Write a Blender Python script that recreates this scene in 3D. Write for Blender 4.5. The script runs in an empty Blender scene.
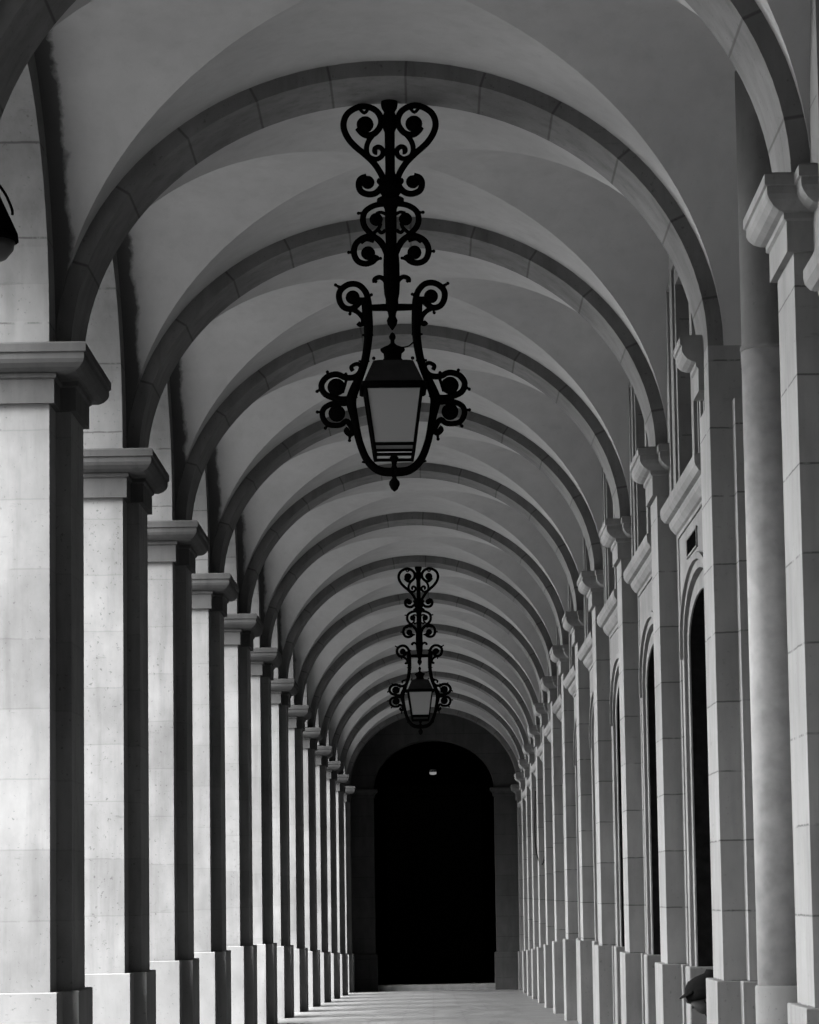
import bpy, bmesh, math, random
from mathutils import Vector, Matrix
random.seed(7)
scene = bpy.context.scene
COL = scene.collection
PI = math.pi

# ------------------------------------------------------------------ layout
EYE = 1.62                  # eye above the near floor
F = 2850 * .99              # focal length in pixels of the 819 x 1024 frame
L = 4.2                     # bay length
Y1 = 18.02                  # depth of the first left pier in view
XL, XR = -2.247, 1.807      # passage faces of the pilasters
XWL, XWR = -2.344, 2.01     # wall planes
XC, HA = -.22, 2.027        # vault axis, half span of a transverse arch
ZB, ZF, ZS = 1.055, 4.70, 5.066   # plinth top, impost bottom, springing
RISE, RIB = 1.79, .10
PH = .32                    # half width of a pilaster / rib along the passage
PIER = .625                 # half length of a pier
def ys(i): return Y1 + L * (i - 1)
# the far half of the arcade swings gently aside and runs downhill
_OX = {5: 2, 6: 3, 7: 4.4, 8: 6, 9: 7.6, 10: 9.2, 11: 10.6, 12: 11.7, 13: 12.2, 14: 12.4}
_OZ = {3: .3, 4: 1, 5: 2.2, 6: 5.5, 7: 11.8, 8: 18, 9: 23.3, 10: 27.2, 11: 30.2, 12: 32.8, 13: 35, 14: 37}
def _m(px, i): return px * (1.055 + .242 * (i - 1)) / 163.8
def off_i(i):
    i = min(i, 14)
    return (_m(_OX.get(i, 0), i), -_m(_OZ.get(i, 0), i))
def off(y):
    t = (y - Y1) / L + 1
    if t <= 1: return (0, 0)
    if t >= 14: return off_i(14)
    a = int(math.floor(t)); k = t - a
    p, q = off_i(a), off_i(a + 1)
    return (p[0] + (q[0] - p[0]) * k, p[1] + (q[1] - p[1]) * k)
def bend(v):
    o = off(v[1]); return (v[0] + o[0], v[1], v[2] + o[1])
def zfloor(y):
    y0 = ys(4.5)
    return 0 if y < y0 else -(y - y0) / L * .0835

# ------------------------------------------------------------------ materials
def nt(name):
    m = bpy.data.materials.new(name); m.use_nodes = True
    t = m.node_tree; t.nodes.clear()
    o = t.nodes.new('ShaderNodeOutputMaterial'); b = t.nodes.new('ShaderNodeBsdfPrincipled')
    t.links.new(b.outputs[0], o.inputs[0])
    return m, t, b
def plain(name, g, rough=.6, metal=0, noise=0, scale=20):
    m, t, b = nt(name)
    b.inputs['Base Color'].default_value = (g, g, g, 1)
    b.inputs['Roughness'].default_value = rough; b.inputs['Specular IOR Level'].default_value = 0 if g < .02 and name != 'dark window glass' else .1; b.inputs['Metallic'].default_value = metal
    if noise:
        n = t.nodes.new('ShaderNodeTexNoise'); n.inputs['Scale'].default_value = scale; n.inputs['Detail'].default_value = 6
        g0 = t.nodes.new('ShaderNodeNewGeometry'); t.links.new(g0.outputs['Position'], n.inputs['Vector'])
        r = t.nodes.new('ShaderNodeMapRange'); r.inputs[1].default_value = .3; r.inputs[2].default_value = .7
        r.inputs[3].default_value = g * (1 - noise); r.inputs[4].default_value = g * (1 + noise)
        t.links.new(n.outputs['Fac'], r.inputs[0]); t.links.new(r.outputs[0], b.inputs['Base Color'])
        bu = t.nodes.new('ShaderNodeBump'); bu.inputs['Strength'].default_value = .15; bu.inputs['Distance'].default_value = .01
        t.links.new(n.outputs['Fac'], bu.inputs['Height']); t.links.new(bu.outputs[0], b.inputs['Normal'])
    return m
def stone(name, g, course=.435, joint=.6, stain=.35, pits=.3, z0=ZB, radial=False, damp=None):
    """weathered limestone: cloudy tone, pits, vertical streaks, thin dark joints between courses"""
    m, t, b = nt(name); N = t.nodes.new; K = t.links.new
    def math_(op, a, c=None, d=None):
        n = N('ShaderNodeMath'); n.operation = op
        for k, v in enumerate((a, c, d)):
            if v is None: continue
            if isinstance(v, (int, float)): n.inputs[k].default_value = v
            else: K(v, n.inputs[k])
        return n.outputs[0]
    def rng(v, a, c, d, e):
        n = N('ShaderNodeMapRange'); K(v, n.inputs[0])
        for k, x in enumerate((a, c, d, e)): n.inputs[k + 1].default_value = x
        return n.outputs[0]
    geo = N('ShaderNodeNewGeometry'); P = geo.outputs['Position']
    def noise(scale, sv=(1, 1, 1), det=6, rough=.6):
        mp = N('ShaderNodeMapping'); K(P, mp.inputs['Vector']); mp.inputs['Scale'].default_value = sv
        n = N('ShaderNodeTexNoise'); n.inputs['Scale'].default_value = scale; n.inputs['Detail'].default_value = det
        n.inputs['Roughness'].default_value = rough; K(mp.outputs[0], n.inputs['Vector']); return n.outputs['Fac']
    big = noise(1.1); mid = noise(6, (1, 1, .45)); fine = noise(38, det=3); strk = noise(5, (1.6, 1.6, .14))
    veil = noise(3.5, (.7, .7, 3.5), 8, .7)
    tone = math_('MULTIPLY', rng(big, .3, .7, 1 - stain * .55, 1 + stain * .35), rng(mid, .3, .7, 1 - stain * .35, 1 + stain * .25))
    tone = math_('MULTIPLY', tone, rng(strk, .28, .5, 1 - stain * .5, 1))
    tone = math_('MULTIPLY', tone, rng(veil, .27, .36, 1 - stain * .8, 1))
    pit = rng(fine, .30, .36, 1 - pits, 1); tone = math_('MULTIPLY', tone, pit)
    if course:
        if radial:
            tc = N('ShaderNodeTexCoord'); sp = N('ShaderNodeSeparateXYZ'); K(tc.outputs['Object'], sp.inputs[0])
            an = math_('ARCTAN2', sp.outputs['Z'], sp.outputs['X']); v = math_('DIVIDE', math_('ADD', an, .12), course)
        else:
            sp = N('ShaderNodeSeparateXYZ'); K(P, sp.inputs[0])
            wob = math_('MULTIPLY', math_('SUBTRACT', mid, .5), .02)
            v = math_('DIVIDE', math_('SUBTRACT', math_('ADD', sp.outputs['Z'], wob), z0), course)
        fr = math_('FRACT', v); d = math_('MINIMUM', fr, math_('SUBTRACT', 1, fr))
        w = .016 if not radial else .022
        j = rng(d, w * .35, w, 1 - joint, 1)
        cell = N('ShaderNodeTexWhiteNoise'); cell.noise_dimensions = '1D'; K(math_('FLOOR', v), cell.inputs['W'])
        tone = math_('MULTIPLY', tone, rng(cell.outputs['Value'], 0, 1, .93, 1.05))
        tone = math_('MULTIPLY', tone, math_('MAXIMUM', j, rng(mid, .42, .62, 0, 1)) if not radial else j)
    if damp is not None:                                  # rough-edged darker margin along the open side
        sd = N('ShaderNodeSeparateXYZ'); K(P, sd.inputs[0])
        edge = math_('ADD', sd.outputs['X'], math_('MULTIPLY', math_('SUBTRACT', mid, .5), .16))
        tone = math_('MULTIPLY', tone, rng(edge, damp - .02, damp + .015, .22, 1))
    K(math_('MULTIPLY', tone, g), b.inputs['Base Color'])
    b.inputs['Roughness'].default_value = .8; b.inputs['Specular IOR Level'].default_value = .03
    bu = N('ShaderNodeBump'); bu.inputs['Strength'].default_value = .35; bu.inputs['Distance'].default_value = .01
    K(math_('ADD', math_('MULTIPLY', mid, .6), math_('MULTIPLY', pit, .6)), bu.inputs['Height']); K(bu.outputs[0], b.inputs['Normal'])
    return m
def paving(name):
    m, t, b = nt(name); N = t.nodes.new; K = t.links.new
    geo = N('ShaderNodeNewGeometry')
    br = N('ShaderNodeTexBrick'); K(geo.outputs['Position'], br.inputs['Vector'])
    br.inputs['Scale'].default_value = 1; br.inputs['Brick Width'].default_value = .9; br.inputs['Row Height'].default_value = .6
    br.inputs['Mortar Size'].default_value = .012
    br.inputs['Color1'].default_value = (.09, .09, .09, 1); br.inputs['Color2'].default_value = (.07, .07, .07, 1); br.inputs['Mortar'].default_value = (.035, .035, .035, 1)
    n = N('ShaderNodeTexNoise'); n.inputs['Scale'].default_value = 2.2; n.inputs['Detail'].default_value = 8; K(geo.outputs['Position'], n.inputs['Vector'])
    r = N('ShaderNodeMapRange'); K(n.outputs['Fac'], r.inputs[0]); r.inputs[1].default_value = .3; r.inputs[2].default_value = .7; r.inputs[3].default_value = .65; r.inputs[4].default_value = 1.15
    mx = N('ShaderNodeMix'); mx.data_type = 'RGBA'; mx.blend_type = 'MULTIPLY'; mx.inputs[0].default_value = 1
    K(br.outputs['Color'], mx.inputs[6]); K(r.outputs[0], mx.inputs[7]); K(mx.outputs[2], b.inputs['Base Color'])
    r2 = N('ShaderNodeMapRange'); K(n.outputs['Fac'], r2.inputs[0]); r2.inputs[3].default_value = .25; r2.inputs[4].default_value = .5
    K(r2.outputs[0], b.inputs['Roughness'])
    return m
def milk_glass(name, glow):
    m, t, b = nt(name)
    b.inputs['Base Color'].default_value = (.085, .085, .085, 1); b.inputs['Roughness'].default_value = .3
    b.inputs['Transmission Weight'].default_value = .15
    b.inputs['Emission Color'].default_value = (1, 1, 1, 1); b.inputs['Emission Strength'].default_value = glow
    return m
M = dict(
    pier=stone('pier limestone', .102, .435, .14, .42, .4),
    plinth=stone('plinth limestone', .105, None, 0, .32, .3),
    pil=stone('pilaster limestone', .12, .435, .6, .3, .15),
    mould=stone('moulded limestone', .11, None, 0, .4, .15),
    rib=stone('rib limestone', .085, .27, .45, .45, .3, radial=True),
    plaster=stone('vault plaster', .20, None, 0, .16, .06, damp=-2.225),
    wall=stone('wall limestone', .11, .435, .45, .35, .2),
    lwall=stone('lunette limestone', .10, .52, .5, .35, .3),
    soot=stone('sooty limestone', .035, .5, .4, .35, .2),  # gloom of the far end put into the stone's tone
    sootp=stone('sooty plaster', .06, None, 0, .3, .1),
    iron=plain('black wrought iron', .0012, .7, .0, .3, 60),
    zinc=plain('dull zinc sheet', .011, .6, 0, .2, 12),
    capstone=stone('soot-dark limestone', .042, None, 0, .45, .2),  # soot and the imposts' weaker light, both put into this tone
    wood=plain('dark painted wood', .006, .55, 0, .4, 14),
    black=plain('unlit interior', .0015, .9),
    pave=paving('stone paving'),
    plaza=plain('pale plaza stone', .12, .8, 0, .1, .5),
    glass=milk_glass('milky lantern glass', .003),
    glow=milk_glass('lit lantern glass', .03),
    darkglass=plain('dark window glass', .01, .12),
    cloth=plain('dark cloth', .006, .9, 0, .35, 40),
    cap=plain('charcoal cap cloth', .006, .95, 0, .3, 50),
    skin=plain('skin', .03, .55),
    hair=plain('dark hair', .004, .6, 0, .3, 90),
    cable=plain('black cable', .01, .5),
)

# ------------------------------------------------------------------ mesh helpers
class MB:
    def __init__(s): s.v = []; s.f = []; s.smooth = []
    def add(s, vs, fs, smooth=False):
        b = len(s.v); s.v += [tuple(v) for v in vs]
        for f in fs: s.f.append(tuple(b + i for i in f)); s.smooth.append(smooth)
        return s
    def box(s, x0, x1, y0, y1, z0, z1):
        v = [(x, y, z) for z in (z0, z1) for y in (y0, y1) for x in (x0, x1)]
        return s.add(v, [(0, 2, 3, 1), (4, 5, 7, 6), (0, 1, 5, 4), (2, 6, 7, 3), (0, 4, 6, 2), (1, 3, 7, 5)])
    def rings(s, rings, closed=True, caps=True, smooth=False):
        n = len(rings[0]); v = [p for r in rings for p in r]; f = []
        for a in range(len(rings) - 1):
            for k in range(n if closed else n - 1):
                k2 = (k + 1) % n
                f.append((a * n + k, a * n + k2, (a + 1) * n + k2, (a + 1) * n + k))
        b = len(s.v); s.add(v, f, smooth)
        if caps and closed:
            s.f.append(tuple(b + k for k in reversed(range(n)))); s.smooth.append(False)
            s.f.append(tuple(b + (len(rings) - 1) * n + k for k in range(n))); s.smooth.append(False)
        return s
    def profile(s, plan, prof):
        """sweep a moulding: prof is [(outward offset, z)], plan a closed outline in xy"""
        return s.rings([[(x, y, z) for x, y in grow(plan, o)] for o, z in prof])
    def lathe(s, prof, c=(0, 0, 0), n=16, smooth=True):
        return s.rings([[(c[0] + r * math.cos(2 * PI * k / n), c[1] + r * math.sin(2 * PI * k / n), c[2] + z) for k in range(n)] for r, z in prof], smooth=smooth)
    def tube(s, pts, r, n=8, sub=4):
        P = [Vector(p) for p in pts]; Rr = r if isinstance(r, (list, tuple)) else [r] * len(P)
        Q, R = [], []
        for i in range(len(P) - 1):
            p0, p1, p2, p3 = P[max(i - 1, 0)], P[i], P[i + 1], P[min(i + 2, len(P) - 1)]
            for k in range(sub):
                t = k / sub
                Q.append(.5 * ((2 * p1) + (p2 - p0) * t + (2 * p0 - 5 * p1 + 4 * p2 - p3) * t * t + (3 * p1 - p0 - 3 * p2 + p3) * t ** 3))
                R.append(Rr[i] + (Rr[i + 1] - Rr[i]) * t)
        Q.append(P[-1]); R.append(Rr[-1])
        rings = []; up = Vector((0, 1, 0))
        for i, q in enumerate(Q):
            d = (Q[min(i + 1, len(Q) - 1)] - Q[max(i - 1, 0)]).normalized()
            u = up if abs(d.dot(up)) < .95 else Vector((1, 0, 0))
            a = d.cross(u).normalized(); b = d.cross(a).normalized()
            rings.append([q + R[i] * (math.cos(2 * PI * k / n) * a + math.sin(2 * PI * k / n) * b) for k in range(n)])
        return s.rings(rings, smooth=True)
    def ball(s, c, r, n=14, sy=1, sz=1):
        prof = [(max(r * math.sin(PI * k / 8), r * .02), -r * sz * math.cos(PI * k / 8)) for k in range(9)]
        return s.rings([[(c[0] + q * math.cos(2 * PI * k / n), c[1] + sy * q * math.sin(2 * PI * k / n), c[2] + z) for k in range(n)] for q, z in prof], smooth=True)
    def build(s, name, mat, parent=None, loc=(0, 0, 0), warp=None, bevel=0, mesh=None):
        me = mesh_of(s, name, mat, warp)
        o = bpy.data.objects.new(name, me); COL.objects.link(o); o.location = loc
        if parent: o.parent = parent
        if bevel:
            md = o.modifiers.new('soft_edges', 'BEVEL'); md.width = bevel; md.segments = 2; md.limit_method = 'ANGLE'; md.angle_limit = .6
        return o
def mesh_of(s, name, mat, warp=None):
    me = bpy.data.meshes.new(name)
    me.from_pydata([warp(v) if warp else v for v in s.v], [], s.f)
    bm = bmesh.new(); bm.from_mesh(me); bmesh.ops.recalc_face_normals(bm, faces=bm.faces)
    bm.to_mesh(me); bm.free()
    me.polygons.foreach_set('use_smooth', s.smooth); me.materials.append(M[mat] if isinstance(mat, str) else mat); me.update()
    return me
def grow(plan, o):
    """offset a closed outline outwards with mitred corners"""
    n = len(plan); A = sum(plan[i][0] * plan[(i + 1) % n][1] - plan[(i + 1) % n][0] * plan[i][1] for i in range(n))
    sg = 1 if A > 0 else -1; out = []
    for i in range(n):
        p, q, r = Vector(plan[i - 1]), Vector(plan[i]), Vector(plan[(i + 1) % n])
        d1 = (q - p).normalized(); d2 = (r - q).normalized()
        n1 = Vector((d1.y, -d1.x)) * sg; n2 = Vector((d2.y, -d2.x)) * sg
        b = n1 + n2; k = b.length_squared
        w = q + b * (o * 2 / k) if k > 1e-6 else q + n1 * o
        out.append((w.x, w.y))
    return out
def empty(name, loc, label=None, cat=None, group=None, kind=None):
    o = bpy.data.objects.new(name, None); COL.objects.link(o); o.location = loc; o.empty_display_size = .2
    return tag(o, label, cat, group, kind)
def tag(o, label=None, cat=None, group=None, kind=None):
    if label: o['label'] = label
    if cat: o['category'] = cat
    if group: o['group'] = group
    if kind: o['kind'] = kind
    return o
def struct(o): o['kind'] = 'structure'; return o
def child(name, me, parent, loc=(0, 0, 0)):
    o = bpy.data.objects.new(name, me); COL.objects.link(o); o.parent = parent; o.location = loc; return o
ORD = ['zeroth', 'first', 'second', 'third', 'fourth', 'fifth', 'sixth', 'seventh', 'eighth', 'ninth', 'tenth', 'eleventh', 'twelfth', 'thirteenth', 'fourteenth']

# ------------------------------------------------------------------ setting
YB, YE = -5.5, 69.7             # added rear light block, end wall
NB = 13
fl = MB(); yy = [YB - 1, 0, 12] + [ys(k / 2) for k in range(2, 28)] + [YE, YE + 8]
fl.rings([[(-3.9, y, zfloor(y)), (4, y, zfloor(y)), (4, y, zfloor(y) - .3), (-3.9, y, zfloor(y) - .3)] for y in yy])
struct(fl.build('floor', 'pave'))
pl = MB(); ya = [-80, 0] + [ys(k) for k in range(4, 15)] + [YE + 60]
pl.rings([[(-3.9, y, zfloor(min(y, YE)) - .02), (-3.9, y, zfloor(min(y, YE)) - .4), (-140, y, zfloor(min(y, YE)) - .4), (-140, y, zfloor(min(y, YE)) - .02)] for y in ya])
struct(pl.build('ground', 'plaza'))

# groined vault, one bay after another
VA, VB = HA + RIB, RISE + RIB; TH = L / 2 - PH
def z1(x): return ZS + VB * math.sqrt(max(0, 1 - (x / VA) ** 2))
def z2(t): return ZS + VB * math.sqrt(max(0, 1 - (t / TH) ** 2))
ce = MB(); nu = 24; nv = 8
for i in range(-4, NB + 1):
    yc = ys(i) + L / 2
    hi_end = L / 2 if i < NB else min(L / 2, YE - yc)
    for s in (-1, 1):
        g = []
        for a in range(2 * nu + 1):                       # web running with the passage, next to the rib
            x = VA * math.sin(PI / 2 * (a / nu - 1)); t0 = TH * abs(x) / VA
            row = [(XC + x, yc + s * (t0 + (TH - t0) * k / nv), z1(x)) for k in range(nv + 1)]
            row.append((XC + x, yc + s * (L / 2), z1(x))); g.append(row)
        ce.rings(g, closed=False, smooth=True)
        g = []
        for a in range(2 * nu + 1):                       # side web over an opening
            t = TH * math.sin(PI / 2 * (a / nu - 1)); x0 = VA * abs(t) / TH
            row = [(XC + s * (x0 + (VA - x0) * k / nv), yc + t, z2(t)) for k in range(nv + 1)]
            row.append((XC + s * (VA + .35), yc + t, z2(t))); g.append(row)
        ce.rings(g, closed=False, smooth=True)
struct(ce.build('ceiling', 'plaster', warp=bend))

# arcaded wall on the open side, above the imposts
wl = MB(); RO = L / 2 - PIER; ZO = ZS + .16; ZT = 7.7; XO = -3.45
def arc(n=20): return [(-RO * math.cos(PI * k / n), ZO + RO * math.sin(PI * k / n)) for k in range(n + 1)]
for i in range(-4, NB + 1):
    yc = ys(i) + L / 2
    a = [(-L / 2, ZS), (-RO, ZS)] + arc() + [(RO, ZS), (L / 2, ZS)]
    if i == NB:
        wl.box(XO, XWL, yc - L / 2, YE + .5, ZS, ZT); wl.box(XO, XWL, yc - L / 2 + PIER, YE + .5, -1.5, ZS); continue
    wl.rings([[(XWL, yc + t, z), (XWL, yc + t, ZT), (XO, yc + t, ZT), (XO, yc + t, z)] for t, z in a if True])
    if i <= 0: wl.box(XO, XWL, ys(i) - PIER, ys(i) + PIER, -.2, ZS); wl.box(XWL, XL, ys(i) - PH, ys(i) + PH, -.2, ZS)
struct(wl.build('wall_left', 'lwall', warp=bend))

# building wall on the closed side with door and window openings
wr = MB(); XD = 2.42
DW, DS, DR = .98, EYE + 1.84, .30        # door: half width, springing, rise
WW, WB_, WT = .52, 4.62, 6.1            # mezzanine window
def panel(y0, y1, z0, z1_, x=XWR): wr.box(x, XD + .2, y0, y1, z0, z1_)
for i in range(-4, NB):
    a, b = ys(i), ys(i + 1); c = (a + b) / 2
    if i <= 0 and i != -1:
        panel(a, b, -1.6, 4.5, 2.3 if i == 0 else XWR)
    else:
        panel(a, c - DW - .1, -1.6, 4.5); panel(c + DW + .1, b, -1.6, 4.5); panel(c - DW - .1, c + DW + .1, DS + DR + .1, 4.5)
    if i == 0: panel(a, b, 4.5, ZT, 2.3); continue
    panel(a, c - WW, 4.5, ZT, 1.90); panel(c + WW, b, 4.5, ZT, 1.90); panel(c - WW, c + WW, WT, ZT, 1.90); panel(c - WW, c + WW, 4.5, WB_, 1.90)
panel(ys(NB), YE + .5, -1.6, ZT); panel(YB - 1, ys(-4), -1.6, ZT)
struct(wr.build('wall_right', 'wall', warp=bend))
bk = MB(); bk.box(-3.6, 3, YB - .6, YB, -.3, ZT); struct(bk.build('wall_back', 'wall'))  # unseen closure added to block light from behind

# end wall with an arched opening, dark porch behind it
ex, ez = off(YE); ecx = -.22 + ex; ew = MB(); ECX, EHW, ESP, ERI = 0, 1.49, ZS + .02, 1.20
pts = [(-EHW * math.cos(PI * k / 32), ESP + ERI * math.sin(PI * k / 32)) for k in range(33)]
def slab(mb, y0, y1, x0, x1, zt, cx, pts, zb):
    seq = [(x0, pts[0][1], 'w')]
    out = [(cx + p, q) for p, q in pts]
    mb.box(x0, out[0][0], y0, y1, zb, pts[0][1]); mb.box(out[-1][0], x1, y0, y1, zb, pts[0][1])
    top = [(x0, pts[0][1])] + out + [(x1, pts[0][1])]
    mb.rings([[(x, y0, z), (x, y0, zt), (x, y1, zt), (x, y1, z)] for x, z in top])
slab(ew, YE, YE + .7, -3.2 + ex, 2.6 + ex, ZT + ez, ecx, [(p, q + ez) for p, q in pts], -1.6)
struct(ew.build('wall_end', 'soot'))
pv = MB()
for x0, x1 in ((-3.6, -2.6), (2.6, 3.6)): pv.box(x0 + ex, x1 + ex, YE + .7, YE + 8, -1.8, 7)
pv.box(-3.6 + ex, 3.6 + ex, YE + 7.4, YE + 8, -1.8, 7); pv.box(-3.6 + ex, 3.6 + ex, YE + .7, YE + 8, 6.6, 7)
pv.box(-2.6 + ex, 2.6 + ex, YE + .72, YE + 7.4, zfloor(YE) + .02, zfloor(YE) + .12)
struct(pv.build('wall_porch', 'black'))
ds = MB(); zf = zfloor(YE)
ds.box(ecx - EHW - .0, ecx + EHW, YE + .02, YE + .7, zf - .05, zf + .14)
tag(ds.build('doorstep', M['wall'], bevel=.015), 'pale worn stone step across the foot of the dark end archway', 'step')
# impost blocks and plinths of the end archway
k = 0
for s in (-1, 1):
    xi = ecx + s * EHW; xo = ecx + s * 2.25
    pn = [(min(xi, xo), YE - .02), (max(xi, xo), YE - .02), (max(xi, xo), YE + .6), (min(xi, xo), YE + .6)]
    for prof in ([(.0, ESP + ez - .2), (.03, ESP + ez - .2), (.03, ESP + ez - .12), (.10, ESP + ez - .05), (.10, ESP + ez), (0, ESP + ez + .01)], [(.05, zf - .1), (.05, ZB + ez - .02), (.03, ZB + ez)]):
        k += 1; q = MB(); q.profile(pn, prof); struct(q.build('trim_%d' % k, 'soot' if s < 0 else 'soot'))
# double door at the back of the porch
dd = empty('door_14', (ecx, YE + 7.3, zf + .12), kind='structure')
for s in (-1, 1):
    q = MB(); q.box(min(0, s * 1.3), max(0, s * 1.3), -.06, 0, 0, 5.2)
    lf = q.build('door_leaf', 'wood', dd)
    for z0, z1_ in ((.25, 1.3), (1.5, 3.2), (3.4, 4.9)):
        p = MB(); p.profile([(s * .2, -.06), (s * 1.1, -.06), (s * 1.1, -.1), (s * .2, -.1)], [(0, z0), (.03, z0 + .03), (.03, z1_ - .03), (0, z1_)]); p.build('door_panel', 'wood', lf)

# ------------------------------------------------------------------ left piers
CAP = [(-.005, 0), (.035, 0), (.035, .15), (.05, .16), (.05, .188), (.075, .195), (.105, .212), (.128, .238), (.138, .262), (.138, .30), (.15, .305), (.15, .355), (.14, .366), (-.02, .366)]
PPLAN = [(XO, -PIER), (XWL, -PIER), (XWL, -PH), (XL, -PH), (XL, PH), (XWL, PH), (XWL, PIER), (XO, PIER)]
shaft = MB(); shaft.profile(PPLAN, [(0, ZB), (0, ZF)]); ME_SH = mesh_of(shaft, 'shaft', 'pier')
capm = MB(); capm.profile(PPLAN, [(o, ZF + z) for o, z in CAP[:5]] + [(.02, ZF + .19)])
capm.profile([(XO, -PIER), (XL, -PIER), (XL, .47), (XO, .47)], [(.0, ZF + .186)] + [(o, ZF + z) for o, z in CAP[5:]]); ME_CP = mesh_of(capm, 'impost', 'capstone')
for i in range(1, NB + 1):
    ox, oz = off_i(i); y = ys(i)
    if i == 1: lab = 'largest pale stone pier, cut off by the left edge of the view'
    elif i == NB: lab = 'last slim stone pier of the left row, in the corner beside the dark end archway'
    else: lab = '%s pale stone pier of the left row, counted from the viewer, with white lit jamb' % ORD[i]
    o = empty('stone_pier', (ox, y, zfloor(y)), lab, 'pier', 'stone piers along the open side')
    dz = oz - zfloor(y)
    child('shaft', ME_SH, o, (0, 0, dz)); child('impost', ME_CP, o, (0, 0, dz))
    q = MB(); q.profile(PPLAN, [(.045, -.03), (.045, ZB + dz - .005), (.04, ZB + dz), (0, ZB + dz)]); q.build('plinth', 'plinth', o)

# ------------------------------------------------------------------ transverse arches
rb = MB(); n = 56; rings = []
for k in range(n + 1):
    a = PI * k / n; c, s = -math.cos(a), math.sin(a)
    rings.append([(HA * c, -PH, RISE * s), ((HA + RIB + .06) * c, -PH, (RISE + RIB + .03) * s), ((HA + RIB + .06) * c, PH, (RISE + RIB + .03) * s), (HA * c, PH, RISE * s)])
rb.rings(rings); ME_RB = mesh_of(rb, 'transverse_arch', 'rib')
for i in range(-4, NB + 1):
    ox, oz = off_i(i)
    o = child('transverse_arch', ME_RB, None, (XC + ox, ys(i), ZS + oz))
    if i <= 0: lab = 'stone arch rib cut off by the top edge of the view' if i == 0 else 'stone arch rib over the passage behind the viewer'
    elif i == 1: lab = 'first complete stone arch rib, the big lantern hanging from its crown'
    elif i == 7: lab = 'seventh complete stone arch rib, the small second lantern hanging from its crown'
    else: lab = '%s complete stone arch rib counted from the viewer along the vault' % ORD[i]
    tag(o, lab, 'arch rib', 'transverse arches of the vault')

# ------------------------------------------------------------------ right pilasters
XS = 1.95; QH = .49; XBK = XWR + .0
RPLAN = [(XBK, -QH), (XBK, QH), (XS, QH), (XS, PH), (XR, PH), (XR, -PH), (XS, -PH), (XS, -QH)]
q = MB(); q.profile(RPLAN, [(0, ZB), (0, ZF)]); ME_RS = mesh_of(q, 'shaft', 'pil')
q = MB(); q.profile(RPLAN, [(o, ZF + z) for o, z in CAP]); ME_RC = mesh_of(q, 'impost', 'mould')
for i in range(0, NB + 1):
    ox, oz = off_i(i); y = ys(i)
    lab = {0: 'tall stone pilaster cut off by the right edge of the view', 1: 'stone pilaster beside the round engaged column, its capital half cut away', NB: 'last stone pilaster of the right wall, in the corner by the dark end archway'}.get(i) or \
        '%s stone pilaster along the right wall, counted past the round engaged column' % ORD[i - 1]
    o = empty('wall_pilaster', (ox, y, zfloor(y)), lab, 'pilaster', 'stone pilasters along the building wall')
    dz = oz - zfloor(y)
    if i == 1:
        q = MB(); q.profile(RPLAN, [(0, ZB), (0, ZF)]); q.box(XR, XBK, -PH, -.02, ZF, ZS); q.build('shaft', 'pil', o, (0, 0, dz))
        q = MB(); q.profile([(XBK, -.02), (XBK, QH), (XS, QH), (XS, PH), (XR, PH), (XR, -.02)], [(o_, ZF + z) for o_, z in CAP])
        q.v = [(x, max(yv, -.02), z) for x, yv, z in q.v]; q.build('impost', 'mould', o, (0, 0, dz + .13))
    else:
        child('shaft', ME_RS, o, (0, 0, dz)); child('impost', ME_RC, o, (0, 0, dz))
    q = MB(); q.profile(RPLAN, [(.045, -.03), (.045, ZB + dz - .005), (.04, ZB + dz), (0, ZB + dz)]); q.build('plinth', 'plinth', o)

# round engaged column in the first bay
o = empty('engaged_column', (0, 16.86, 0), 'round half-column of stone on the right wall, between the two tallest pilasters', 'column')
q = MB(); q.lathe([(.172, ZB), (.172, 4.86)], (2.095, 0, 0), 36); q.build('shaft', plain('column limestone', .17, .8, 0, .18, 9), o)
q = MB(); q.lathe([(.188, -.02), (.188, ZB - .012), (.176, ZB)], (2.095, 0, 0), 36); q.build('plinth', 'plinth', o)
q = MB(); q.lathe([(.172, 4.86), (.178, 4.865), (.178, 4.885), (.168, 4.90), (.168, 6.6)], (2.095, 0, 0), 36); q.build('upper_shaft', 'mould', o)
q = MB(); q.profile([(2.12, -.08), (2.3, -.08), (2.3, .1), (2.12, .1)], [(0, -.02), (0, 6.7)]); q.build('backing', 'mould', o)

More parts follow.
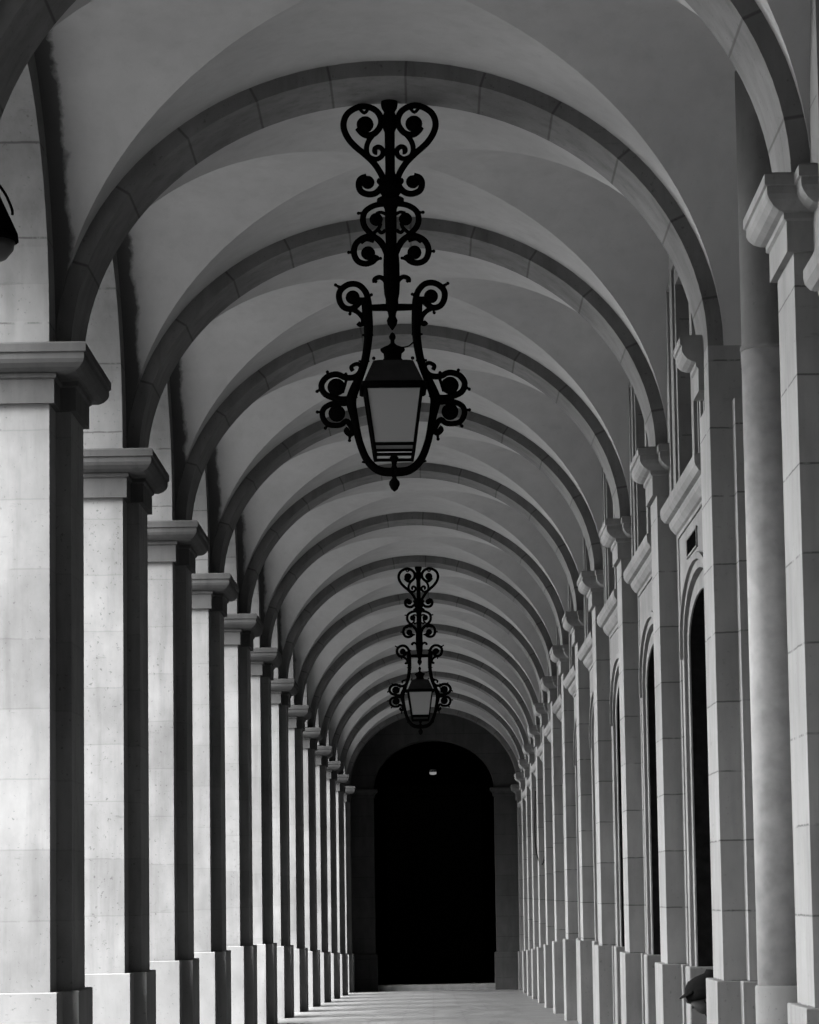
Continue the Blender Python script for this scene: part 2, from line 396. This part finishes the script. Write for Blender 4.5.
# ------------------------------------------------------------------ doors and mezzanine windows of the building wall
def arch_path(w, zs, r, zb, n=14):
    return [(-w, zb)] + [(-w * math.cos(PI * k / n), zs + r * math.sin(PI * k / n)) for k in range(n + 1)] + [(w, zb)]
def band(mb, inner, outer, x0, x1):
    mb.rings([[(x0, a[0], a[1]), (x0, b[0], b[1]), (x1, b[0], b[1]), (x1, a[0], a[1])] for a, b in zip(inner, outer)])
nd = 0
for i in [-1] + list(range(1, NB)):
    y = (ys(i) + ys(i + 1)) / 2; ox, oz = off(y); zf_ = zfloor(y) - oz; nd += 1
    d = empty('door_%d' % nd, (ox, y, oz), kind='structure')
    q = MB()
    band(q, arch_path(DW, DS, DR, ZB), arch_path(DW + .11, DS, DR + .11, ZB), 1.955, 1.968)
    band(q, arch_path(DW + .11, DS, DR + .11, ZB), arch_path(DW + .16, DS, DR + .16, ZB), 1.975, XWR)
    q.build('door_surround', 'mould', d)
    q = MB(); band(q, arch_path(DW + .004, DS, DR + .004, ZB), arch_path(DW + .1, DS, DR + .1, ZB), 1.968, XD); q.build('door_frame', 'wood', d)  # dark wood lining added so the reveal reads as shaded
    ip = arch_path(DW + .15, DS, DR + .15, ZB); n_ = len(ip)
    op = [(1.28 * p[0] / (DW + .15), 4.29) for p in ip]
    op[0] = (-1.28, ZB); op[1] = (-1.28, DS); op[-2] = (1.28, DS); op[-1] = (1.28, ZB); ip.insert(2, ip[1]); op.insert(2, (-1.28, 4.29)); ip.insert(-2, ip[-2]); op.insert(-2, (1.28, 4.29))
    q = MB(); band(q, ip, op, 1.93, XWR + .01); q.build('door_field', 'mould', d)
    q = MB(); band(q, arch_path(DW + .2, DS + .04, DR + .17, DS - .1), arch_path(DW + .24, DS + .04, DR + .22, DS - .1), 1.905, 1.935); q.build('hood_mould', 'mould', d)
    for s in (-1, 1):
        q = MB(); q.box(1.9, XD, *sorted((s * (DW - .02), s * 1.31)), zf_ - .03, ZB); q.build('plinth_block', 'plinth', d, bevel=.012)
    q = MB(); q.profile([(XWR, -1.28), (XWR, 1.28), (1.93, 1.28), (1.93, -1.28)], [(-.01, 4.29), (.012, 4.29), (.012, 4.32), (.03, 4.33), (.06, 4.37), (.07, 4.40), (.07, 4.415), (.10, 4.425), (.125, 4.46), (.13, 4.49), (.13, 4.53), (.02, 4.56)]); q.build('door_cornice', 'mould', d)
    q = MB(); q.rings([[(XD - .09, t, zf_), (XD - .09, t, z), (XD - .03, t, z), (XD - .03, t, zf_)] for t, z in arch_path(DW, DS, DR, DS)[1:-1]])
    lf = q.build('door_leaf', 'wood', d)
    for s in (-1, 1):
        for a, b in ((.25, 1.2), (1.4, 2.5), (2.65, 3.45)):
            p = MB(); p.profile([(XD - .09, s * .12), (XD - .09, s * .84), (XD - .12, s * .84), (XD - .12, s * .12)], [(0, zf_ + a), (.015, zf_ + a + .02), (.015, zf_ + b - .02), (0, zf_ + b)]); p.build('door_panel', 'wood', lf)
    q = MB(); q.box(1.99, XD, -DW, DW, zf_ - .03, zf_ + .17); q.build('door_step', 'plinth', d)
for i in [-1] + list(range(1, NB)):
    y = (ys(i) + ys(i + 1)) / 2; ox, oz = off(y)
    w = empty('window_%d' % (i + 2), (ox, y, oz), kind='structure')
    q = MB()
    for a, b, xx in ((0, .10, 1.875), (.10, .14, 1.89), (.14, .30, 1.86), (.30, .36, 1.885), (.5, .58, 1.88), (.78, .84, 1.88)):
        def rect(e): return [(-WW - e, WB_ - .1), (-WW - e, min(WT + e, 6.72 - e * .6)), (WW + e, min(WT + e, 6.72 - e * .6)), (WW + e, WB_ - .1)]
        band(q, rect(a), rect(b), xx, 1.9)
    q.build('window_surround', 'mould', w)
    q = MB(); q.box(2.25, 2.27, -WW, WW, WB_, WT); q.build('window_pane', 'darkglass', w)
    q = MB()
    q.box(2.2, 2.25, -.03, .03, WB_, WT); q.box(2.2, 2.25, -WW, WW, 5.4, 5.46); q.box(2.2, 2.25, -WW, -WW + .06, WB_, WT); q.box(2.2, 2.25, WW - .06, WW, WB_, WT)
    q.build('window_frame', 'wood', w)
# small vent hole under the first door cornice
yv = (ys(1) + ys(2)) / 2
o = empty('air_vent', (1.93, yv + .22, 4.13), 'small dark rectangular vent hole in the wall under the nearest door cornice', 'vent')
q = MB(); q.box(-.006, .0, -.37, .37, -.06, .06); q.build('vent_hole', 'black', o)
q = MB()
for s in (-1, 1): q.box(-.012, .0, *sorted((s * .37, s * .39)), -.075, .075); q.box(-.012, 0, -.39, .39, *sorted((s * .06, s * .075)))
q.build('vent_frame', 'mould', o)

# cable drooping between two far pilasters
y9 = ys(9); o9 = off_i(9)
q = MB(); q.tube([(XR + o9[0] - .02, y9 + .2, 3.9 + o9[1]), (XR + o9[0] - .05, y9 + .1, 3.1 + o9[1]), (XR + o9[0] - .02, y9 - .1, 2.7 + o9[1]), (XR + o9[0] + .06, y9 - .34, 2.55 + o9[1]), (XR + o9[0] + .12, y9 - .36, 2.75 + o9[1])], .012)
tag(q.build('cable', 'cable'), 'thin black cable drooping down a far pilaster of the right wall', 'cable')

# ------------------------------------------------------------------ wrought iron lanterns
S = 1 / 149
AXT = 388.6
def P(c, x, y):
    """drawing point -> metres beside the lantern's own axis, below its top"""
    ox_, oy_, k = c; X = ox_ + x / k; Y = oy_ + y / k
    return ((X - AXT - .0168 * (Y - 103)) * S, 0, -(Y - 103) * S)
A = (330, 95, 6.825); B = (330, 200, 6.825); Cc = (300, 270, 4.31)
def make_lantern():
    root = empty('hanging_lantern', (0, 0, 0))
    pole = MB()
    pole.lathe([(.045, .03), (.052, .01), (.056, -.02), (.05, -.05), (.036, -.075), (.05, -.11), (.05, -.17), (.034, -.21), (.032, -.47), (.036, -.5), (.055, -.53), (.07, -.57), (.07, -.62), (.055, -.64), (.09, -.66), (.09, -.685), (.055, -.70), (.04, -.73),
                (.036, -1.0), (.05, -1.03), (.054, -1.1), (.054, -1.24), (.05, -1.30), (.042, -1.335), (.042, -1.40), (.03, -1.42), (.024, -1.45), (.036, -1.475), (.032, -1.50), (.012, -1.53), (.004, -1.54)])
    pole.build('pole', 'iron', root)
    def scroll(c, path, r, ball=None, extra=(), thorns=(), mirror=(1, -1)):
        for s in mirror:
            m = MB(); fx = lambda p: (p[0] * s, p[1], p[2])
            m.tube([fx(P(c, *p)) for p in path], r * 1.28 * S)
            for pts_, rr in extra: m.tube([fx(P(c, *p)) for p in pts_], rr * 1.25 * S, 6)
            if ball: m.ball(fx(P(c, ball[0], ball[1])), ball[2] / c[2] * S, sy=.55)
            for a, b in thorns: m.tube([fx(P(c, *a)), fx(P(c, (a[0] + b[0]) / 2, (a[1] + b[1]) / 2)), fx(P(c, *b))], [2.1 * S, 1.5 * S, 1.0 * S], 6, 1); m.ball(fx(P(c, *b)), 1.7 * S, 8)
            m.build('scroll', 'iron', root)
    scroll(A, [(190, 235), (215, 268), (255, 288), (305, 272), (340, 225), (345, 175), (315, 120), (250, 88), (180, 95), (115, 140), (92, 210), (110, 280), (160, 350), (240, 420), (300, 480), (345, 550), (365, 600)], 2.5, (238, 212, 58),
           [([(300, 275), (262, 325), (248, 380), (262, 430), (312, 452), (352, 430), (358, 392), (332, 368), (306, 378), (305, 402), (322, 405)], 2.1), ([(200, 100), (232, 132), (262, 100)], 1.4)])
    scroll(A, [(362, 590), (352, 640), (312, 683), (260, 692), (212, 670), (197, 625), (210, 585), (250, 570)], 2.5, (258, 610, 46), [([(340, 590), (332, 605), (345, 620)], 1.8)])
    scroll(B, [(392, 42), (340, 45), (290, 58), (242, 92), (226, 145), (240, 200), (285, 250), (340, 300), (385, 370)], 2.3, (315, 148, 45),
           [([(345, 175), (335, 205), (315, 228), (290, 245)], 1.5), ([(325, 215), (350, 240), (378, 222)], 1.5), ([(315, 108), (350, 100), (390, 120)], 1.4)], [((228, 105), (196, 104))])
    scroll(B, [(385, 380), (350, 305), (295, 266), (235, 270), (182, 310), (167, 370), (190, 428), (245, 450), (298, 432), (318, 395)], 2.4, (262, 378, 48),
           [([(215, 310), (250, 288), (300, 300)], 1.2)], [((165, 370), (132, 371)), ((300, 432), (345, 415))])
    scroll(B, [(395, 620), (375, 565), (340, 543), (308, 556), (308, 578)], 1.9, (314, 572, 12))
    scroll(B, [(265, 790), (268, 720), (245, 640), (195, 592), (130, 590), (76, 632), (70, 690), (98, 742), (150, 756), (196, 725), (215, 690)], 2.4, (160, 678, 48),
           [([(150, 757), (195, 780), (225, 815), (232, 850), (212, 865), (196, 852)], 2.0), ([(205, 690), (240, 690), (268, 680)], 1.5)], [((75, 610), (45, 592)), ((150, 756), (142, 790)), ((262, 680), (285, 662))])
    scroll(Cc, [(248, 545), (215, 560), (170, 560), (117, 540), (100, 502), (122, 467), (165, 455), (202, 470), (240, 468), (268, 448)], 2.4, (163, 510, 38),
           [([(245, 465), (268, 430), (250, 412), (226, 424), (232, 442)], 1.7), ([(205, 480), (190, 535)], 1.2)], [((130, 462), (125, 445)), ((100, 515), (82, 527)), ((200, 470), (203, 455))])
    scroll(Cc, [(238, 575), (200, 580), (150, 580), (112, 600), (106, 635), (130, 668), (180, 672), (205, 655), (222, 672), (235, 700), (222, 712), (206, 698), (215, 688)], 2.2, (166, 622, 36),
           [], [((106, 615), (84, 615)), ((130, 668), (118, 684)), ((222, 712), (220, 738))])
    yk = MB()
    yk.tube([P(B, 240, 750), P(B, 330, 750), P(B, 420, 750), P(B, 510, 750), P(B, 598, 750)], [3.0 * S, 3.6 * S, 3.8 * S, 3.6 * S, 3.0 * S])
    for s in (1, -1):
        path = [(285, 130), (292, 190), (297, 250), (296, 310), (285, 390), (264, 460), (236, 530), (226, 575), (240, 645), (262, 745), (296, 825), (345, 868), (408, 876)]
        yk.tube([(p[0] * s, p[1], p[2]) for p in (P(Cc, *c) for c in path)], [4.6 * S, 5.2 * S, 4.6 * S, 4.2 * S, 4 * S, 4 * S, 5 * S, 5.2 * S, 3.9 * S, 3.6 * S, 3.8 * S, 4.2 * S, 4.6 * S], 10)
        for yy_ in (288, 400, 830):
            x_ = {288: 297, 400: 282, 830: 298}[yy_]; w_ = 26
            yk.tube([(p[0] * s, p[1], p[2]) for p in (P(Cc, x_ - w_, yy_), P(Cc, x_, yy_ + 3), P(Cc, x_ + w_ * .8, yy_))], [1 * S, 1.6 * S, 1 * S], 6, 2)
    p0 = P(Cc, 408, 836)[2]
    yk.lathe([(.003, p0 + .01), (.02, p0 - .03), (.014, p0 - .05), (.03, p0 - .07), (.018, p0 - .085), (.014, p0 - .10), (.034, p0 - .125), (.036, p0 - .145), (.022, p0 - .175), (.004, p0 - .19)])
    yk.build('yoke', 'iron', root)
    # the lantern in the yoke
    body = empty('lantern', (0, 0, 0)); body.parent = root; body.rotation_euler = (0, 0, math.radians(2))
    zz = lambda yc_: P(Cc, 408, yc_)[2]
    ww = lambda h: h / 4.31 * S * .97
    sq = lambda h, z: [(-h, -h, z), (h, -h, z), (h, h, z), (-h, h, z)]
    zt, zm, zb, ze = zz(415), zz(512), zz(768), zz(812)
    rf = MB(); rf.rings([sq(ww(138), zm - .022), sq(ww(138), zm), sq(ww(128), zm + .004), sq(ww(86), zt), sq(ww(60), zt + .012)])
    rf.build('lantern_roof', 'zinc', body)
    cr = MB(); h0 = zt
    cr.lathe([(ww(70), h0), (ww(48), h0 + .02), (ww(38), h0 + .04), (ww(40), h0 + .07), (ww(52), h0 + .085), (ww(54), h0 + .10), (ww(40), h0 + .112), (ww(20), h0 + .125), (ww(9), h0 + .14), (ww(9), h0 + .16), (ww(14), h0 + .17), (ww(15), h0 + .185), (ww(8), h0 + .205), (ww(2), h0 + .212)])
    for a in range(4):
        x_, y_ = [(-1, -1), (1, -1), (1, 1), (-1, 1)][a]; cr.ball((x_ * ww(84), y_ * ww(84), zt + .015), .012, 8)
    cr.build('finial', 'iron', body)
    fr = MB(); ht, hb, he = ww(122), ww(88), ww(80)
    for x_, y_ in ((-1, -1), (1, -1), (1, 1), (-1, 1)):
        fr.tube([(x_ * ht, y_ * ht, zm - .02), (x_ * hb, y_ * hb, zb), (x_ * he, y_ * he, ze - .01)], .011, 6, 1)
    for h, z in ((hb, zb), (he, ze), (ht, zm - .03)):
        c4 = sq(h, z)
        for k_ in range(4): fr.tube([c4[k_], c4[(k_ + 1) % 4]], .011, 6, 1)
    for h, z in ((ww(136), zm - .012),):
        c4 = sq(h, z)
        for k_ in range(4): fr.tube([c4[k_], c4[(k_ + 1) % 4]], .017, 6, 1)
    fr.lathe([(.004, ze + .02), (.03, ze), (.02, ze - .03), (.012, ze - .06)], n=10)
    fr.build('lantern_frame', 'iron', body)
    for k_ in range(4):
        g_ = MB(); t0, b0 = sq(ht - .004, zm - .03), sq(hb - .004, zb)
        a_, b_ = k_, (k_ + 1) % 4
        inn = lambda p, f: (p[0] * f, p[1] * f, p[2])
        g_.add([t0[a_], t0[b_], b0[b_], b0[a_], inn(t0[a_], .98), inn(t0[b_], .98), inn(b0[b_], .98), inn(b0[a_], .98)], [(0, 1, 2, 3), (7, 6, 5, 4), (0, 4, 5, 1), (1, 5, 6, 2), (2, 6, 7, 3), (3, 7, 4, 0)])
        tag(g_.build('glass_pane', 'glass', body), 'milky glass pane')
    cb = MB(); cb.tube([P(Cc, 430, 345), P(Cc, 465, 340), P(Cc, 488, 322)], .005, 6); cb.build('wire', 'iron', root)
    return root
def copy_tree(o, parent=None):
    c = o.copy(); COL.objects.link(c)
    if parent: c.parent = parent
    for ch in [x for x in bpy.data.objects if x.parent == o]: copy_tree(ch, c)
    return c
LX = XC + .014; LY = .27
ln = make_lantern(); ln.location = (LX, ys(1) + LY, ZS + RISE)
tag(ln, 'big black wrought iron lantern with scrolls, hanging from the first arch crown', 'lantern', 'hanging lanterns under the vault')
l2 = copy_tree(ln); o7 = off_i(7); l2.location = (LX + o7[0], ys(7) + LY, ZS + RISE + o7[1])
tag(l2, 'smaller looking, more distant black scrolled lantern with bright glass, above the dark end archway', 'lantern', 'hanging lanterns under the vault')

# plain lantern deep in the dark porch
o = empty('porch_lantern', (ecx - .01, YE + 3.2, 0), 'tiny lit lantern glimpsed inside the dark end archway', 'lantern')
zl = EYE + 3.10
q = MB(); q.tube([(0, 0, 6.6), (0, 0, 5.9), (0, 0, zl + .23)], .012, 6, 1); q.build('rod', 'iron', o)
q = MB(); q.lathe([(r_ * .68, zl + (z_ - zl) * .75) for r_, z_ in [(.02, zl + .32), (.05, zl + .28), (.14, zl + .17), (.16, zl + .15), (.15, zl + .13)]], n=8, smooth=False); q.build('lamp_cap', 'iron', o)
q = MB(); q.lathe([(r_ * .68, zl + (z_ - zl) * .75) for r_, z_ in [(.13, zl + .04), (.135, zl + .10), (.125, zl + .13)]], n=8, smooth=False); q.build('glass', plain('dim glass', .2, .4), o)
q = MB(); q.lathe([(r_ * .68, zl + (z_ - zl) * .75) for r_, z_ in [(.05, zl - .05), (.12, zl - .03), (.135, zl + .02), (.13, zl + .04)]], n=8, smooth=False); q.build('lit_glass', 'glow', o)

# bell lamp hanging in the nearest open arch
yb_ = 15.75
o = empty('pendant_lamp', (-2.465, yb_, 0), 'dark bell-shaped lamp at the left edge of the view, in front of the pale jamb', 'lamp')
zb_ = EYE + 3.66
q = MB(); q.tube([(0, 0, 6.75), (0, 0, 6), (0, 0, zb_ + .42)], .014, 6, 1); q.build('rod', 'iron', o)
q = MB(); q.lathe([(.02, zb_ + .44), (.05, zb_ + .40), (.06, zb_ + .34), (.125, zb_ + .2), (.165, zb_ + .11), (.17, zb_ + .07), (.15, zb_ + .065), (.05, zb_ + .1)], n=24); q.build('lamp_shade', 'iron', o)
q = MB(); q.lathe([(.15, zb_ + .07), (.14, zb_ + .02), (.10, zb_ - .03), (.04, zb_ - .055), (.003, zb_ - .06)], n=24); q.build('bowl', plain('dull lamp bowl', .03, .5), o)
q = MB(); q.tube([(.03, 0, zb_ + .43), (.09, 0, zb_ + .35), (.13, 0, zb_ + .26), (.135, 0, zb_ + .22)], .008, 6); q.build('strap', 'iron', o)

# ------------------------------------------------------------------ seated person in the first doorway
def skin(name, pts, edges, mat, parent, loc, lv=2):
    me = bpy.data.meshes.new(name); me.from_pydata([p[:3] for p in pts], edges, []); me.materials.append(M[mat])
    o = bpy.data.objects.new(name, me); COL.objects.link(o); o.parent = parent; o.location = loc
    o.modifiers.new('skin', 'SKIN'); sv = me.skin_vertices[0].data
    for k_, p in enumerate(pts):
        r = p[3]; sv[k_].radius = (r, p[4] if len(p) > 4 else r)
    sv[0].use_root = True
    s_ = o.modifiers.new('sub', 'SUBSURF'); s_.levels = lv; s_.render_levels = lv
    o.modifiers['skin'].use_smooth_shade = True
    return o
py = yv - .60
pz = .17
pr = empty('person', (2.03, py, pz - .08), 'person in dark clothes and a peaked cap, sitting in the nearest doorway beside the pilaster', 'person')
# local: -x is towards the passage
bp = [(.10, 0, .10, .15), (.06, 0, .30, .14), (-.01, 0, .50, .15), (-.06, 0, .58, .075), (-.10, 0, .66, .055), (-.14, 0, .78, .09), (-.13, 0, .86, .085),
      (.02, -.19, .50, .065), (-.12, -.25, .26, .05), (-.36, -.16, .33, .038), (-.43, -.13, .33, .035),
      (.02, .19, .50, .065), (-.12, .25, .26, .05), (-.36, .16, .33, .038), (-.43, .13, .33, .035),
      (.02, -.11, .09, .095), (-.40, -.13, .30, .068), (-.42, -.13, -.10, .048), (-.40, -.13, -.12, .04), (-.55, -.14, -.135, .035),
      (.02, .11, .09, .095), (-.40, .13, .30, .068), (-.42, .13, -.10, .048), (-.40, .13, -.12, .04), (-.55, .14, -.135, .035)]
be = [(0, 1), (1, 2), (2, 3), (3, 4), (4, 5), (5, 6), (2, 7), (7, 8), (8, 9), (9, 10), (2, 11), (11, 12), (12, 13), (13, 14), (0, 15), (15, 16), (16, 17), (17, 18), (18, 19), (0, 20), (20, 21), (21, 22), (22, 23), (23, 24)]
body = skin('body', bp, be, 'cloth', pr, (0, 0, 0)); body['label'] = 'dark jacket and trousers'
hd = MB(); hd.ball((-.165, 0, .80), .098, 18, .85, 1.2); hd.tube([(-.255, 0, .83), (-.285, 0, .79), (-.262, 0, .775)], [.012, .018, .012], 8, 3)
for s in (-1, 1): hd.ball((-.15, s * .085, .80), .028, 8, .4, 1.3); hd.ball((-.245, s * .032, .83), .013, 8)
hd.tube([(-.256, -.03, .74), (-.264, 0, .738), (-.256, .03, .74)], .009, 6, 3)
HR = Matrix.Translation((-.12, 0, .74)) @ Matrix.Rotation(math.radians(-4), 4, 'Y') @ Matrix.Translation((.12, 0, -.74))
nod = lambda v: tuple(HR @ Vector(v))
hd.build('head', 'skin', pr, warp=nod)
hr = MB(); hr.ball((-.14, 0, .81), .102, 16, .9, 1.1); hr.build('hair', 'hair', pr, warp=nod)
cp = MB(); cp.rings([[(-.15 + r * 1.12 * math.cos(2 * PI * k_ / 20), r * math.sin(2 * PI * k_ / 20), z + .02 * math.cos(2 * PI * k_ / 20)) for k_ in range(20)] for r, z in ((.122, .80), (.135, .84), (.132, .89), (.11, .935), (.065, .962), (.01, .97))], smooth=True)
cp.build('cap', 'cap', pr, warp=nod)
pk = MB(); pk.rings([[(-.25 - .09 * math.cos(a) * f, .10 * math.sin(a), .845 - .035 * math.cos(a) * f + dz_) for a in [PI * (k_ / 12 - .5) for k_ in range(13)]] for f, dz_ in ((0, .0), (.5, .012), (1, .0), (1, -.008), (.5, .004), (0, -.008))], smooth=True)
pk.build('cap_peak', 'cap', pr, warp=nod)
def hand(s):
    base = Vector((-.43, s * .13, .33)); nm = []
    pts = [(base.x, base.y, base.z, .026, .02), (base.x - .05, base.y - s * .01, base.z - .005, .034, .016), (base.x - .085, base.y - s * .012, base.z - .012, .036, .013)]; ed = [(0, 1), (1, 2)]
    for k_, ln_ in enumerate((.055, .065, .06, .045)):
        yo = (k_ - 1.5) * .02; n0 = len(pts)
        pts += [(base.x - .095, base.y + yo, base.z - .012, .009), (base.x - .095 - ln_ * .55, base.y + yo * 1.1, base.z - .02, .0085), (base.x - .095 - ln_ * .85, base.y + yo * 1.1, base.z - .045, .007)]
        ed += [(2, n0), (n0, n0 + 1), (n0 + 1, n0 + 2)]
    n0 = len(pts); pts += [(base.x - .045, base.y - s * .04, base.z - .01, .011), (base.x - .08, base.y - s * .055, base.z - .025, .009)]; ed += [(1, n0), (n0, n0 + 1)]
    skin('hand', pts, ed, 'skin', pr, (0, 0, .02), 1)
hand(1); hand(-1)

# ------------------------------------------------------------------ light
w = bpy.data.worlds.new('hazy sky'); scene.world = w; w.use_nodes = True
t = w.node_tree; t.nodes.clear(); N = t.nodes.new
out = N('ShaderNodeOutputWorld'); bg = N('ShaderNodeBackground'); tc = N('ShaderNodeTexCoord')
dot = N('ShaderNodeVectorMath'); dot.operation = 'DOT_PRODUCT'; nrm = N('ShaderNodeVectorMath'); nrm.operation = 'NORMALIZE'
t.links.new(tc.outputs['Generated'], nrm.inputs[0]); t.links.new(nrm.outputs[0], dot.inputs[0])
SD = Vector((-.84, .52, .10)).normalized(); dot.inputs[1].default_value = SD
mr = N('ShaderNodeMapRange'); mr.inputs[1].default_value = -.1; mr.inputs[2].default_value = 1; mr.inputs[3].default_value = 0; mr.inputs[4].default_value = 1
pw = N('ShaderNodeMath'); pw.operation = 'POWER'; pw.inputs[1].default_value = 10
ma = N('ShaderNodeMath'); ma.operation = 'MULTIPLY_ADD'; ma.inputs[1].default_value = 7.2; ma.inputs[2].default_value = .03
t.links.new(dot.outputs['Value'], mr.inputs[0]); t.links.new(mr.outputs[0], pw.inputs[0]); t.links.new(pw.outputs[0], ma.inputs[0])
d2 = N('ShaderNodeVectorMath'); d2.operation = 'DOT_PRODUCT'; t.links.new(nrm.outputs[0], d2.inputs[0]); d2.inputs[1].default_value = Vector((-.38, -.45, .90)).normalized()
m2 = N('ShaderNodeMath'); m2.operation = 'MAXIMUM'; m2.inputs[1].default_value = 0; t.links.new(d2.outputs['Value'], m2.inputs[0])
p2 = N('ShaderNodeMath'); p2.operation = 'POWER'; p2.inputs[1].default_value = 9; t.links.new(m2.outputs[0], p2.inputs[0])
hs = N('ShaderNodeMath'); hs.operation = 'MULTIPLY'; hs.inputs[1].default_value = 17; t.links.new(p2.outputs[0], hs.inputs[0])
ad = N('ShaderNodeMath'); ad.operation = 'ADD'; t.links.new(ma.outputs[0], ad.inputs[0]); t.links.new(hs.outputs[0], ad.inputs[1])
t.links.new(ad.outputs[0], bg.inputs['Strength']); bg.inputs['Color'].default_value = (1, 1, 1, 1)
t.links.new(bg.outputs[0], out.inputs[0])

# ------------------------------------------------------------------ camera
th, ro = math.radians(5.7), math.radians(.85)
X = Vector((1, 0, 0)); fw = Vector((0, math.cos(th), math.sin(th))); U = Vector((0, -math.sin(th), math.cos(th)))
rt = math.cos(ro) * X - math.sin(ro) * U; up = math.cos(ro) * U + math.sin(ro) * X
cd = bpy.data.cameras.new('camera'); cam = bpy.data.objects.new('camera', cd); COL.objects.link(cam)
mw = Matrix((rt, up, -fw)).transposed().to_4x4(); mw.translation = (0, 0, EYE); cam.matrix_world = mw
cd.sensor_fit = 'VERTICAL'; cd.sensor_height = 24; cd.lens = F / 1024 * 24
vx = F * math.sin(ro) * math.sin(th) / math.cos(th); vy = -F * math.cos(ro) * math.sin(th) / math.cos(th)
cd.shift_x = (409.5 + vx - 432) / 1024; cd.shift_y = (894 - 512 + vy) / 1024
cd.clip_end = 400
scene.camera = cam
scene.view_settings.view_transform = 'Standard'; scene.view_settings.look = 'None'
scene.view_settings.gamma = 1; scene.view_settings.use_curve_mapping = False
scene.view_settings.exposure = 3.0
